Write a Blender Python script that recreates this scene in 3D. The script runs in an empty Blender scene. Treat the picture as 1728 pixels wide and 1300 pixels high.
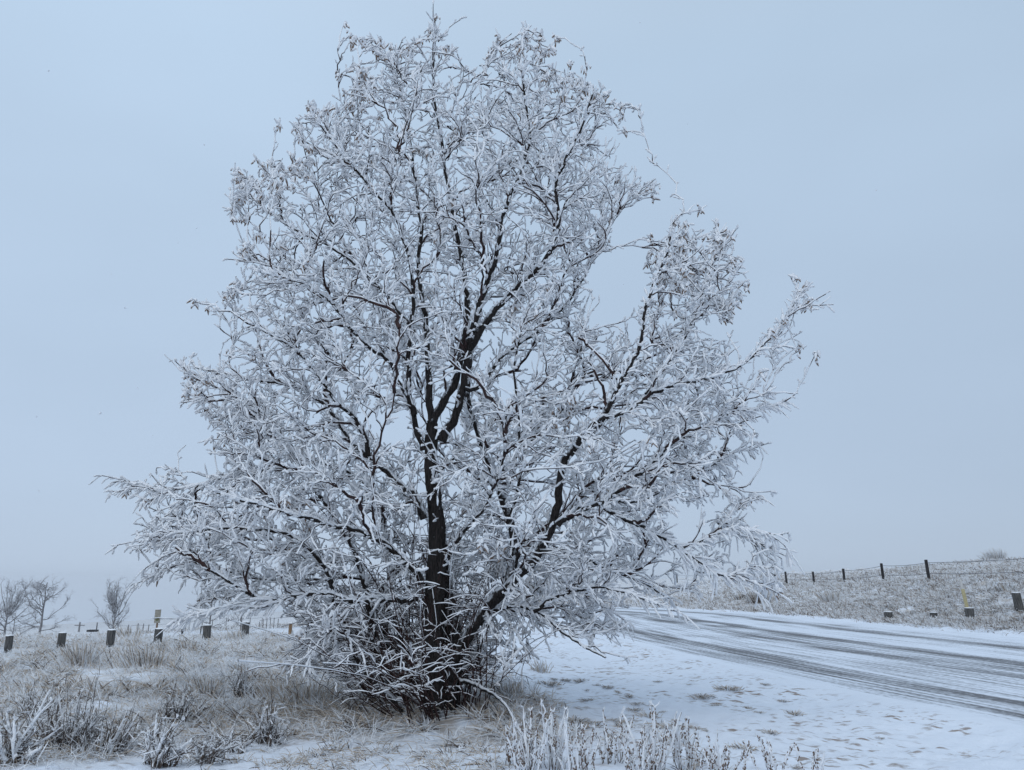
import bpy, math, random
import numpy as np
from mathutils import kdtree, Vector
R = math.radians
rng = np.random.default_rng(11); random.seed(11)
sc = bpy.context.scene
C = sc.collection

# ------------------------------------------------------------------ camera
PITCH = math.atan(340/1300); EYE = 1.6
cam_d = bpy.data.cameras.new("camera"); cam = bpy.data.objects.new("camera", cam_d); C.objects.link(cam)
cam.location = (0, 0, EYE); cam.rotation_euler = (math.pi/2 + PITCH, 0, 0)
cam_d.sensor_fit = 'HORIZONTAL'; cam_d.sensor_width = 36; cam_d.lens = 36*1300/1728
cam_d.clip_start = 0.05; cam_d.clip_end = 3000
sc.camera = cam
sc.render.resolution_x = 1024; sc.render.resolution_y = 770

# ------------------------------------------------------------------ light
SUN_EL, SUN_AZ = R(48), R(195)
w = bpy.data.worlds.new("World"); sc.world = w; w.use_nodes = True
nt = w.node_tree; nt.nodes.clear()
def N(t, nt=nt, **kw):
    n = nt.nodes.new(t)
    for k, v in kw.items(): setattr(n, k, v)
    return n
out = N('ShaderNodeOutputWorld'); mixs = N('ShaderNodeMixShader'); mixs.inputs[0].default_value = 0.9
sky = N('ShaderNodeTexSky', sky_type='NISHITA', sun_disc=False); sky.sun_elevation = SUN_EL; sky.sun_rotation = SUN_AZ
b1 = N('ShaderNodeBackground'); b1.inputs[1].default_value = 0.06
b2 = N('ShaderNodeBackground'); b2.inputs[1].default_value = 1.0
tc = N('ShaderNodeTexCoord'); sx = N('ShaderNodeSeparateXYZ')
ramp = N('ShaderNodeValToRGB'); cr = ramp.color_ramp
stops = [(0.0, (.50, .615, .785)), (0.06, (.485, .60, .765)), (0.25, (.475, .60, .765)), (0.6, (.515, .665, .845)), (1.0, (.66, .78, .92))]
cr.elements[0].position = 0; cr.elements[0].color = (*stops[0][1], 1)
cr.elements[1].position = 1; cr.elements[1].color = (*stops[-1][1], 1)
for p, c in stops[1:-1]:
    e = cr.elements.new(p); e.color = (*c, 1)
noi = N('ShaderNodeTexNoise'); noi.inputs['Scale'].default_value = 1.6; noi.inputs['Detail'].default_value = 3
mp = N('ShaderNodeMapping'); mp.inputs['Scale'].default_value = (1, 1, 2.2)
mr = N('ShaderNodeMapRange'); mr.inputs[1].default_value = .3; mr.inputs[2].default_value = .7; mr.inputs[3].default_value = .95; mr.inputs[4].default_value = 1.045
xr = N('ShaderNodeMapRange'); xr.inputs[1].default_value = -.5; xr.inputs[2].default_value = .7; xr.inputs[3].default_value = 1.03; xr.inputs[4].default_value = .90
mu = N('ShaderNodeMath', operation='MULTIPLY'); vm = N('ShaderNodeVectorMath', operation='SCALE')
L = nt.links.new
L(tc.outputs['Generated'], sx.inputs[0]); L(sx.outputs['Z'], ramp.inputs[0]); L(sx.outputs['X'], xr.inputs[0])
L(tc.outputs['Generated'], mp.inputs[0]); L(mp.outputs[0], noi.inputs['Vector']); L(noi.outputs[0], mr.inputs[0])
L(mr.outputs[0], mu.inputs[0]); L(xr.outputs[0], mu.inputs[1]); L(ramp.outputs[0], vm.inputs[0]); L(mu.outputs[0], vm.inputs['Scale'])
L(vm.outputs[0], b2.inputs[0]); L(sky.outputs[0], b1.inputs[0])
L(b1.outputs[0], mixs.inputs[1]); L(b2.outputs[0], mixs.inputs[2]); L(mixs.outputs[0], out.inputs[0])
sun_d = bpy.data.lights.new("sun", 'SUN'); sun_d.energy = 0.85; sun_d.angle = R(75); sun_d.color = (1, .985, .96)
sun = bpy.data.objects.new("sun", sun_d); C.objects.link(sun); sun.location = (20, 20, 60)
sdir = Vector((math.sin(SUN_AZ)*math.cos(SUN_EL), math.cos(SUN_AZ)*math.cos(SUN_EL), math.sin(SUN_EL)))
sun.rotation_euler = sdir.to_track_quat('Z', 'Y').to_euler()
sc.view_settings.view_transform = 'Standard'; sc.view_settings.look = 'None'
sc.view_settings.exposure = 0.06; sc.view_settings.gamma = 1

# ------------------------------------------------------------------ materials
def mat(name, rough=.9):
    m = bpy.data.materials.new(name); m.use_nodes = True
    b = m.node_tree.nodes['Principled BSDF']; b.inputs['Roughness'].default_value = rough
    b.inputs['Specular IOR Level'].default_value = .25
    return m, m.node_tree, b
def noise_mat(name, c1, c2, scale=20, rough=.9, bump=0, bscale=None, lo=.35, hi=.65, detail=4, snow=None, stretch=None, snowc=(.80, .84, .90)):
    """two-tone noise; snow=(lo,hi): settled snow where the surface faces up"""
    m, t, b = mat(name, rough)
    tcn = N('ShaderNodeTexCoord', t); mpn = N('ShaderNodeMapping', t)
    if stretch: mpn.inputs['Scale'].default_value = stretch
    t.links.new(tcn.outputs['Object'], mpn.inputs[0])
    n = N('ShaderNodeTexNoise', t); n.inputs['Scale'].default_value = scale; n.inputs['Detail'].default_value = detail
    t.links.new(mpn.outputs[0], n.inputs['Vector'])
    r = N('ShaderNodeMapRange', t); r.inputs[1].default_value = lo; r.inputs[2].default_value = hi
    t.links.new(n.outputs[0], r.inputs[0])
    mx = N('ShaderNodeMix', t, data_type='RGBA'); mx.inputs[6].default_value = (*c1, 1); mx.inputs[7].default_value = (*c2, 1)
    t.links.new(r.outputs[0], mx.inputs[0]); col = mx.outputs[2]
    if snow:
        g = N('ShaderNodeNewGeometry', t); s = N('ShaderNodeSeparateXYZ', t); t.links.new(g.outputs['Normal'], s.inputs[0])
        n2 = N('ShaderNodeTexNoise', t); n2.inputs['Scale'].default_value = 14; n2.inputs['Detail'].default_value = 5
        t.links.new(tcn.outputs['Object'], n2.inputs['Vector'])
        a = N('ShaderNodeMath', t, operation='MULTIPLY_ADD'); a.inputs[1].default_value = 1.3; t.links.new(n2.outputs[0], a.inputs[0]); t.links.new(s.outputs['Z'], a.inputs[2])
        q = N('ShaderNodeMapRange', t); q.inputs[1].default_value = snow[0]; q.inputs[2].default_value = snow[1]; t.links.new(a.outputs[0], q.inputs[0])
        m2 = N('ShaderNodeMix', t, data_type='RGBA'); m2.inputs[7].default_value = (*snowc, 1)
        t.links.new(q.outputs[0], m2.inputs[0]); t.links.new(col, m2.inputs[6]); col = m2.outputs[2]
    t.links.new(col, b.inputs['Base Color'])
    if bump:
        n3 = N('ShaderNodeTexNoise', t); n3.inputs['Scale'].default_value = bscale or scale*2; n3.inputs['Detail'].default_value = 4
        t.links.new(mpn.outputs[0], n3.inputs['Vector'])
        bp = N('ShaderNodeBump', t); bp.inputs['Strength'].default_value = bump; bp.inputs['Distance'].default_value = .02
        t.links.new(n3.outputs[0], bp.inputs['Height']); t.links.new(bp.outputs[0], b.inputs['Normal'])
    return m
M = {}
M['bark'] = noise_mat('bark', (.007, .006, .006), (.042, .034, .032), 26, bump=1., stretch=(3, 3, .4), snow=(.92, 1.25))
M['bark_thin'] = noise_mat('bark_thin', (.022, .014, .015), (.055, .03, .028), 12)
M['bark_red'] = noise_mat('bark_red', (.026, .014, .014), (.058, .030, .027), 8)
M['frost'] = noise_mat('hoarfrost', (.82, .84, .88), (.93, .94, .96), 18, bump=.7, bscale=90)
M['leaf'] = noise_mat('dry_leaf', (.17, .115, .085), (.34, .26, .21), 25)
M['blade_w'] = noise_mat('frosted_blade', (.66, .68, .71), (.84, .86, .89), 9)
M['blade_t'] = noise_mat('straw_blade', (.40, .33, .26), (.62, .55, .48), 6)
M['blade_d'] = noise_mat('dark_stem', (.05, .04, .036), (.15, .115, .095), 8)
M['bank_straw'] = noise_mat('bank_straw', (.30, .255, .22), (.50, .46, .43), 6)
M['seed'] = noise_mat('seed_head', (.10, .065, .05), (.26, .19, .15), 60)
M['wood'] = noise_mat('weathered_wood', (.035, .036, .038), (.15, .145, .14), 9, stretch=(6, 6, .6), bump=.6, snow=(1.35, 1.6))
M['wood_brown'] = noise_mat('brown_wood', (.16, .095, .055), (.30, .2, .12), 9, stretch=(6, 6, .6), bump=.4, snow=(1.4, 1.6))
M['wood_dark'] = noise_mat('dark_wood', (.012, .012, .014), (.045, .04, .042), 9, stretch=(6, 6, .6), bump=.4)
M['snowcap'] = noise_mat('settled_snow', (.80, .83, .88), (.88, .90, .93), 20, bump=.3)
M['wire'] = noise_mat('frosted_wire', (.10, .10, .11), (.30, .31, .34), 5)
M['fiber'] = noise_mat('yellow_marker', (.42, .37, .21), (.52, .46, .28), 20)
M['marker_top'] = noise_mat('pale_band', (.50, .49, .47), (.62, .61, .6), 20)
M['sign'] = noise_mat('sign_board', (.25, .235, .20), (.40, .38, .34), 12)
M['emblem'] = noise_mat('sign_emblem', (.12, .13, .07), (.20, .20, .10), 12)
M['far_bark'] = noise_mat('grey_bark', (.15, .145, .15), (.26, .25, .255), 6)
M['far_twig'] = noise_mat('frosted_grey_twig', (.40, .40, .42), (.66, .66, .68), 1.2)
M['metal'] = noise_mat('dark_metal', (.05, .05, .055), (.10, .10, .11), 10, rough=.6)

def ground_mat():
    m, t, b = mat('snowy_ground', .85)
    geo = N('ShaderNodeNewGeometry', t); at = N('ShaderNodeAttribute', t, attribute_name='field')
    def noise(scale, detail=5, vec=None, stretch=None):
        n = N('ShaderNodeTexNoise', t); n.inputs['Scale'].default_value = scale; n.inputs['Detail'].default_value = detail
        mpn = N('ShaderNodeMapping', t); mpn.inputs['Scale'].default_value = stretch or (1, 1, 1)
        t.links.new(geo.outputs['Position'], mpn.inputs[0]); t.links.new(mpn.outputs[0], n.inputs['Vector']); return n.outputs[0]
    def rng_(v, a, b_, c=0, d=1):
        r = N('ShaderNodeMapRange', t); r.inputs[1].default_value = a; r.inputs[2].default_value = b_; r.inputs[3].default_value = c; r.inputs[4].default_value = d
        t.links.new(v, r.inputs[0]); return r.outputs[0]
    def mix(f, a, b_):
        x = N('ShaderNodeMix', t, data_type='RGBA')
        t.links.new(f, x.inputs[0])
        for i, v in ((6, a), (7, b_)):
            if isinstance(v, tuple): x.inputs[i].default_value = (*v, 1)
            else: t.links.new(v, x.inputs[i])
        return x.outputs[2]
    def mul(a, b_):
        x = N('ShaderNodeMath', t, operation='MULTIPLY'); t.links.new(a, x.inputs[0])
        if isinstance(b_, float): x.inputs[1].default_value = b_
        else: t.links.new(b_, x.inputs[1])
        return x.outputs[0]
    snow = mix(noise(3), (.70, .76, .85), (.76, .81, .885))
    litter = mix(noise(9), (.36, .31, .265), (.58, .54, .50))
    frosty = mix(noise(30, 6), (.54, .54, .55), (.76, .78, .81))
    grass = mix(rng_(noise(1.3), .45, .65), litter, frosty)
    # field: grass litter shows through the snow
    g1 = mul(at.outputs['Fac'], rng_(noise(2.2, 6), .36, .56, .0, .85))
    col = mix(g1, snow, grass)
    # verge: small dark flecks of turf through the snow, long across the view
    fl = mul(rng_(noise(9.5, 5, stretch=(.6, 1, 1)), .54, .66), rng_(noise(.7, 3), .40, .56))
    a2 = N('ShaderNodeAttribute', t, attribute_name='verge')
    fl = mul(fl, a2.outputs['Fac'])
    col = mix(fl, col, (.26, .21, .18))
    t.links.new(col, b.inputs['Base Color'])
    add = N('ShaderNodeMath', t, operation='MULTIPLY_ADD'); add.inputs[1].default_value = .25
    t.links.new(noise(40, 4), add.inputs[0]); t.links.new(noise(5, 4), add.inputs[2])
    bp = N('ShaderNodeBump', t); bp.inputs['Strength'].default_value = .55; bp.inputs['Distance'].default_value = .06
    t.links.new(add.outputs[0], bp.inputs['Height']); t.links.new(bp.outputs[0], b.inputs['Normal'])
    return m
M['ground'] = ground_mat()

# ------------------------------------------------------------------ mesh helpers
def tubes(P, Rad, sides=5, up=None):
    """P (n,k,3) centre lines, Rad (n,k) radii -> verts, quads"""
    n, k, _ = P.shape
    T = np.gradient(P, axis=1); T /= np.linalg.norm(T, axis=2, keepdims=True)+1e-9
    ref = np.where(np.abs(T[:, :1, 2:3]).repeat(k, 1) > .8, np.array([1., 0, 0]), np.array([0, 0, 1.]))
    A = np.cross(T, ref); A /= np.linalg.norm(A, axis=2, keepdims=True)+1e-9
    B = np.cross(T, A)
    ang = np.arange(sides)/sides*2*math.pi
    V = P[:, :, None] + Rad[:, :, None, None]*(A[:, :, None]*np.cos(ang)[None, None, :, None] + B[:, :, None]*np.sin(ang)[None, None, :, None])
    idx = np.arange(n*k*sides).reshape(n, k, sides)
    a = idx[:, :-1, :]; b = idx[:, 1:, :]
    F = np.stack([a, np.roll(a, -1, 2), np.roll(b, -1, 2), b], -1).reshape(-1, 4)
    return V.reshape(-1, 3), F
class Mb:
    def __init__(s): s.V = []; s.F = []; s.M = []; s.n = 0
    def add(s, V, F, mi=0):
        s.V.append(np.asarray(V, float)); s.F.append(np.asarray(F)+s.n); s.M.append(np.full(len(F), mi)); s.n += len(V); return s
    def tube(s, P, Rad, sides=5, mi=0):
        P = np.asarray(P, float); Rad = np.asarray(Rad, float)
        if P.ndim == 2: P = P[None]; Rad = Rad[None]
        if len(P) == 0: return s
        return s.add(*tubes(P, Rad, sides), mi)
    def box(s, c, h, rot=None, mi=0):
        v = np.array([[x, y, z] for x in (-1, 1) for y in (-1, 1) for z in (-1, 1)], float)*np.asarray(h)
        if rot is not None: v = v@np.asarray(rot).T
        return s.add(v+np.asarray(c), [[0, 1, 3, 2], [4, 6, 7, 5], [0, 4, 5, 1], [2, 3, 7, 6], [0, 2, 6, 4], [1, 5, 7, 3]], mi)
    def build(s, name, mats, parent=None, smooth=True, loc=None):
        me = bpy.data.meshes.new(name); V = np.concatenate(s.V); F = np.concatenate(s.F).astype(np.int32)
        if loc is not None: V = V-np.asarray(loc)
        me.vertices.add(len(V)); me.vertices.foreach_set('co', V.astype(np.float32).ravel())
        me.loops.add(F.size); me.loops.foreach_set('vertex_index', F.ravel())
        me.polygons.add(len(F)); me.polygons.foreach_set('loop_start', np.arange(0, F.size, 4, dtype=np.int32))
        me.polygons.foreach_set('loop_total', np.full(len(F), 4, np.int32))
        for m in (mats if isinstance(mats, (list, tuple)) else [mats]): me.materials.append(M[m])
        me.polygons.foreach_set('material_index', np.concatenate(s.M).astype(np.int32))
        me.polygons.foreach_set('use_smooth', np.full(len(F), smooth))
        me.update(); me.validate()
        o = bpy.data.objects.new(name, me); C.objects.link(o)
        if parent is not None: o.parent = parent
        if loc is not None: o.location = loc if parent is None else (0, 0, 0)
        return o
def tag(o, label=None, cat=None, group=None, kind=None):
    for k, v in (('label', label), ('category', cat), ('group', group), ('kind', kind)):
        if v: o[k] = v
    return o
def empty(name, loc, label, cat, group=None):
    o = bpy.data.objects.new(name, None); C.objects.link(o); o.location = tuple(float(a) for a in loc); return tag(o, label, cat, group)
def ray(px, py):
    cx = (px-864)/1300; cy = (650-py)/1300; c, s = math.cos(PITCH), math.sin(PITCH)
    return np.stack([cx+0*cy, c-s*cy+0*cx, s+c*cy+0*cx], -1)
def at(px, py, Y):
    px, py, Y = np.broadcast_arrays(np.asarray(px, float), np.asarray(py, float), np.asarray(Y, float))
    d = ray(px, py); return d*(Y/d[..., 1])[..., None]+np.array([0, 0, EYE])
def jit(n, s=1.): return rng.normal(0, s, n)
def lat(n, seed):  # cheap smooth value noise made of sines
    r = np.random.default_rng(seed); return r.uniform(-1, 1, (n, 2)), r.uniform(0, 6.28, n)
def wav(X, Y, sc_, seed, n=9):
    k, p = lat(n, seed); z = 0
    for i in range(n): z = z+np.sin((k[i, 0]*X+k[i, 1]*Y)*sc_*2.2+p[i])
    return z/n**.5
def sstep(a, b, x): t = np.clip((x-a)/(b-a), 0, 1); return t*t*(3-2*t)

# ------------------------------------------------------------------ terrain
def base_h(X, Y):
    X = np.asarray(X, float); Y = np.asarray(Y, float)
    right = np.interp(X, [16.3, 19, 23, 27, 32, 60, 120, 700], [0, .28, 1.15, 1.85, 2.3, 4.45, 6.2, 12])
    s = X/np.maximum(Y, 4); Yc = np.maximum(Y, 0)
    g = np.interp(Yc, [0, 18, 28, 42, 70, 120, 200, 700], [0, 0, -.15, -1.0, -3.1, -6.0, -10.0, -36])
    wt = np.interp(s, [-.75, -.64, -.45, -.27, -.2, 0, .04], [1.08, 1.0, .86, .66, .5, .1, 0])
    return right+g*wt
def road_x(u, Y):
    """u: 0 near shoulder edge ... 1 far edge"""
    def ex(x0, A, y0, tau): 
        d = np.asarray(Y, float)-y0
        return x0-A*np.where(d > 0, 1-np.exp(-np.maximum(d, 0)/tau), d/tau*.8)
    c = [ex(5.6, 4.2, 11.3, 20), ex(7.0, 4.2, 11.3, 20), ex(10.8, 2.6, 17.3, 18), ex(13.6, 1.6, 21.6, 18), ex(16.6, 2.0, 26, 30)]
    bend = -.02*np.clip(np.asarray(Y, float)-45, 0, 45)**2-1.8*np.maximum(np.asarray(Y, float)-90, 0)
    us = [0, .13, .46, .72, 1.0]
    out = np.zeros(np.broadcast(u, Y).shape); u = np.broadcast_to(u, out.shape)
    for i in range(4):
        mk = (u >= us[i]) if i == 3 else ((u >= us[i]) & (u < us[i+1]))
        if i == 0: mk = mk | (u < 0)
        f = (u-us[i])/(us[i+1]-us[i]); out = np.where(mk, c[i]*(1-f)+c[i+1]*f, out)
    return out+bend
def on_road(X, Y):
    a = road_x(np.zeros_like(X), Y); b = road_x(np.ones_like(X), Y)
    return sstep(-.5, .1, X-a)*(1-sstep(-.1, .4, X-b))
def field_mask(X, Y):
    edge = .35+.6*wav(X, Y, .8, 5)*.5+np.clip((12-Y)*.22, -1.5, 1.2)
    left = 1-sstep(-.6, .6, X-edge); left = left*(1-.45*sstep(26, 34, Y))
    left = left*(1-.88*sstep(-4.6, -3.0, X+.6*wav(X, Y, 1.3, 41))*(1-sstep(8.7, 9.6, Y+.4*wav(X, Y, 1.7, 42))))
    b = road_x(np.ones_like(X), Y)
    return np.clip(left+sstep(.2, 1.1, X-b), 0, 1)
def height(X, Y):
    X = np.asarray(X, float); Y = np.asarray(Y, float)
    h = base_h(X, Y); r = 1-on_road(X, Y); dist = np.hypot(X, Y)
    f = field_mask(X, Y)
    h = h+r*(.05*wav(X, Y, .9, 1)+.02*wav(X, Y, 3.1, 2)*(.5+f)+(.014+.008*(1-f))*wav(X, Y, 8, 3, 14)*(.7+.3*f)*(dist < 60)+.008*wav(X, Y, 15, 4, 14)*(dist < 22))
    h = h+r*.25*wav(X, Y, .12, 9)*sstep(40, 120, dist)
    h = h+.03*sstep(-.9, .1, X-road_x(np.ones_like(X), Y))*(1-sstep(.1, 1.3, X-road_x(np.ones_like(X), Y)))*r*2
    h = h+f*sstep(16.5, 20, X)*(.10*wav(X, Y, 1.6, 31)+.06*wav(X, Y, 4, 32))
    return h
def gpt(X, Y): return np.array([X, Y, float(height(np.array([X]), np.array([Y]))[0])])
def hit(px, py, y0=6, y1=160):
    Ys = np.geomspace(y0, y1, 1500); P = at(px, py, Ys); k = np.nonzero(P[:, 2] < height(P[:, 0], P[:, 1]))[0]
    return P[k[0]] if len(k) else P[-1]
def at_base(px, Y):   # ground point in the column px at distance Y
    X = (px-864)/1300*Y/ (math.cos(PITCH)+math.sin(PITCH)*.28); return gpt(X, Y)

rad = np.concatenate([[.05], np.geomspace(.4, 6, 30), np.geomspace(6.06, 70, 250), np.geomspace(72, 900, 70)])
fr = np.linspace(-50, 50, 760); bk = np.linspace(50, 310, 90)[1:-1]; az = np.radians(np.concatenate([fr, bk]))
RR, AA = np.meshgrid(rad, az, indexing='ij'); GX = RR*np.sin(AA); GY = RR*np.cos(AA); GZ = height(GX, GY)
na = len(az); idx = np.arange(RR.size).reshape(RR.shape); a = idx[:-1]; b = idx[1:]
F = np.stack([a, b, np.roll(b, -1, 1), np.roll(a, -1, 1)], -1).reshape(-1, 4)[:, ::-1]
g = Mb().add(np.stack([GX, GY, GZ], -1).reshape(-1, 3), F).build('ground', 'ground'); tag(g, kind='structure')
fl = g.data.attributes.new('field', 'FLOAT', 'POINT'); fl.data.foreach_set('value', field_mask(GX, GY).astype(np.float32).ravel())
vg = ((1-field_mask(GX, GY))*(1-on_road(GX, GY))*sstep(2, 9, GY)).astype(np.float32)
fl = g.data.attributes.new('verge', 'FLOAT', 'POINT'); fl.data.foreach_set('value', vg.ravel())

# road sheet
def road_mat():
    m, t, b = mat('snow_packed_road', .7)
    uv = N('ShaderNodeUVMap', t); s = N('ShaderNodeSeparateXYZ', t); t.links.new(uv.outputs[0], s.inputs[0])
    def math_(op, a, b_=None, c=None):
        x = N('ShaderNodeMath', t, operation=op)
        for i, v in enumerate((a, b_, c)):
            if v is None: continue
            if isinstance(v, (int, float)): x.inputs[i].default_value = v
            else: t.links.new(v, x.inputs[i])
        return x.outputs[0]
    def noise(sx_, sy_, det=4, off=0.):
        mpn = N('ShaderNodeMapping', t); mpn.inputs['Scale'].default_value = (sx_, sy_, 1); mpn.inputs['Location'].default_value = (off, off, 0)
        t.links.new(uv.outputs[0], mpn.inputs[0]); n = N('ShaderNodeTexNoise', t); n.inputs['Scale'].default_value = 1; n.inputs['Detail'].default_value = det
        t.links.new(mpn.outputs[0], n.inputs['Vector']); return n.outputs[0]
    wob = math_('MULTIPLY_ADD', noise(0, .12, 2), .05, -.025)
    u = math_('ADD', s.outputs['X'], wob)
    tot = None
    for (c, wd, st) in ((.135, .050, 1.2), (.09, .08, .85), (.345, .06, 1.0), (.46, .048, 1.25), (.40, .10, .8), (.71, .052, 1.2), (.79, .07, .6), (.22, .13, .55), (.02, .012, .35), (.60, .06, .4)):
        d = math_('DIVIDE', math_('SUBTRACT', u, c), wd); e = math_('EXPONENT', math_('MULTIPLY', math_('MULTIPLY', d, d), -1.0)); e = math_('MULTIPLY', e, st)
        tot = e if tot is None else math_('MAXIMUM', tot, e)
    streak = math_('ADD', math_('MULTIPLY', noise(95, .22, 5), .62), math_('MULTIPLY', noise(260, 9, 5, 7.), .38))
    patch = noise(10, .25, 3, 3.)
    v = math_('ADD', math_('ADD', tot, math_('MULTIPLY_ADD', streak, 4.4, -2.25)), math_('MULTIPLY_ADD', patch, 1.2, -.6))
    r = N('ShaderNodeMapRange', t); r.inputs[1].default_value = .34; r.inputs[2].default_value = 1.2; r.inputs[4].default_value = .9; t.links.new(v, r.inputs[0])
    mx = N('ShaderNodeMix', t, data_type='RGBA'); mx.inputs[6].default_value = (.72, .775, .86, 1); mx.inputs[7].default_value = (.08, .078, .082, 1)
    t.links.new(r.outputs[0], mx.inputs[0])
    gr = N('ShaderNodeMix', t, data_type='RGBA', blend_type='MULTIPLY'); gr.inputs[0].default_value = 1; t.links.new(mx.outputs[2], gr.inputs[6])
    gv = N('ShaderNodeMapRange', t); gv.inputs[1].default_value = .3; gv.inputs[2].default_value = .7; gv.inputs[3].default_value = .9; gv.inputs[4].default_value = 1.03
    t.links.new(noise(60, .8, 5, 2.), gv.inputs[0]); t.links.new(gv.outputs[0], gr.inputs[7]); t.links.new(gr.outputs[2], b.inputs['Base Color'])
    bp = N('ShaderNodeBump', t); bp.inputs['Strength'].default_value = .35; bp.inputs['Distance'].default_value = .03; bp.invert = True
    t.links.new(v, bp.inputs['Height']); t.links.new(bp.outputs[0], b.inputs['Normal'])
    return m
M['road'] = road_mat()
ys = np.concatenate([np.linspace(-30, 0, 10), np.linspace(1, 60, 200), np.geomspace(61, 130, 80)]); us = np.linspace(0, 1, 60)
UU, YY = np.meshgrid(us, ys, indexing='ij'); RX = road_x(UU, YY)
edge = np.minimum(UU, 1-UU); RZ = base_h(RX, YY)+.012+.004-(.05*(1-sstep(0, .03, edge)))
idx = np.arange(UU.size).reshape(UU.shape); F = np.stack([idx[:-1, :-1], idx[1:, :-1], idx[1:, 1:], idx[:-1, 1:]], -1).reshape(-1, 4)
rd = Mb().add(np.stack([RX, YY, RZ], -1).reshape(-1, 3), F).build('road', 'road'); tag(rd, kind='structure')
uvl = rd.data.uv_layers.new(name='uv'); li = np.zeros(len(rd.data.loops), np.int32); rd.data.loops.foreach_get('vertex_index', li)
uvl.data.foreach_set('uv', np.stack([UU.ravel()[li], YY.ravel()[li]], -1).astype(np.float32).ravel())

# ------------------------------------------------------------------ THE TREE
TY = 10.3
tree_root = empty('frosted_tree', gpt(-.93, TY), 'tall many-stemmed tree with dark trunk and branches thickly coated in white hoarfrost', 'tree')
TL = np.array(tree_root.location)
def part(mb, name, mats, parent=tree_root, loc=TL):
    return mb.build(name, mats, parent, loc=loc)
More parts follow.
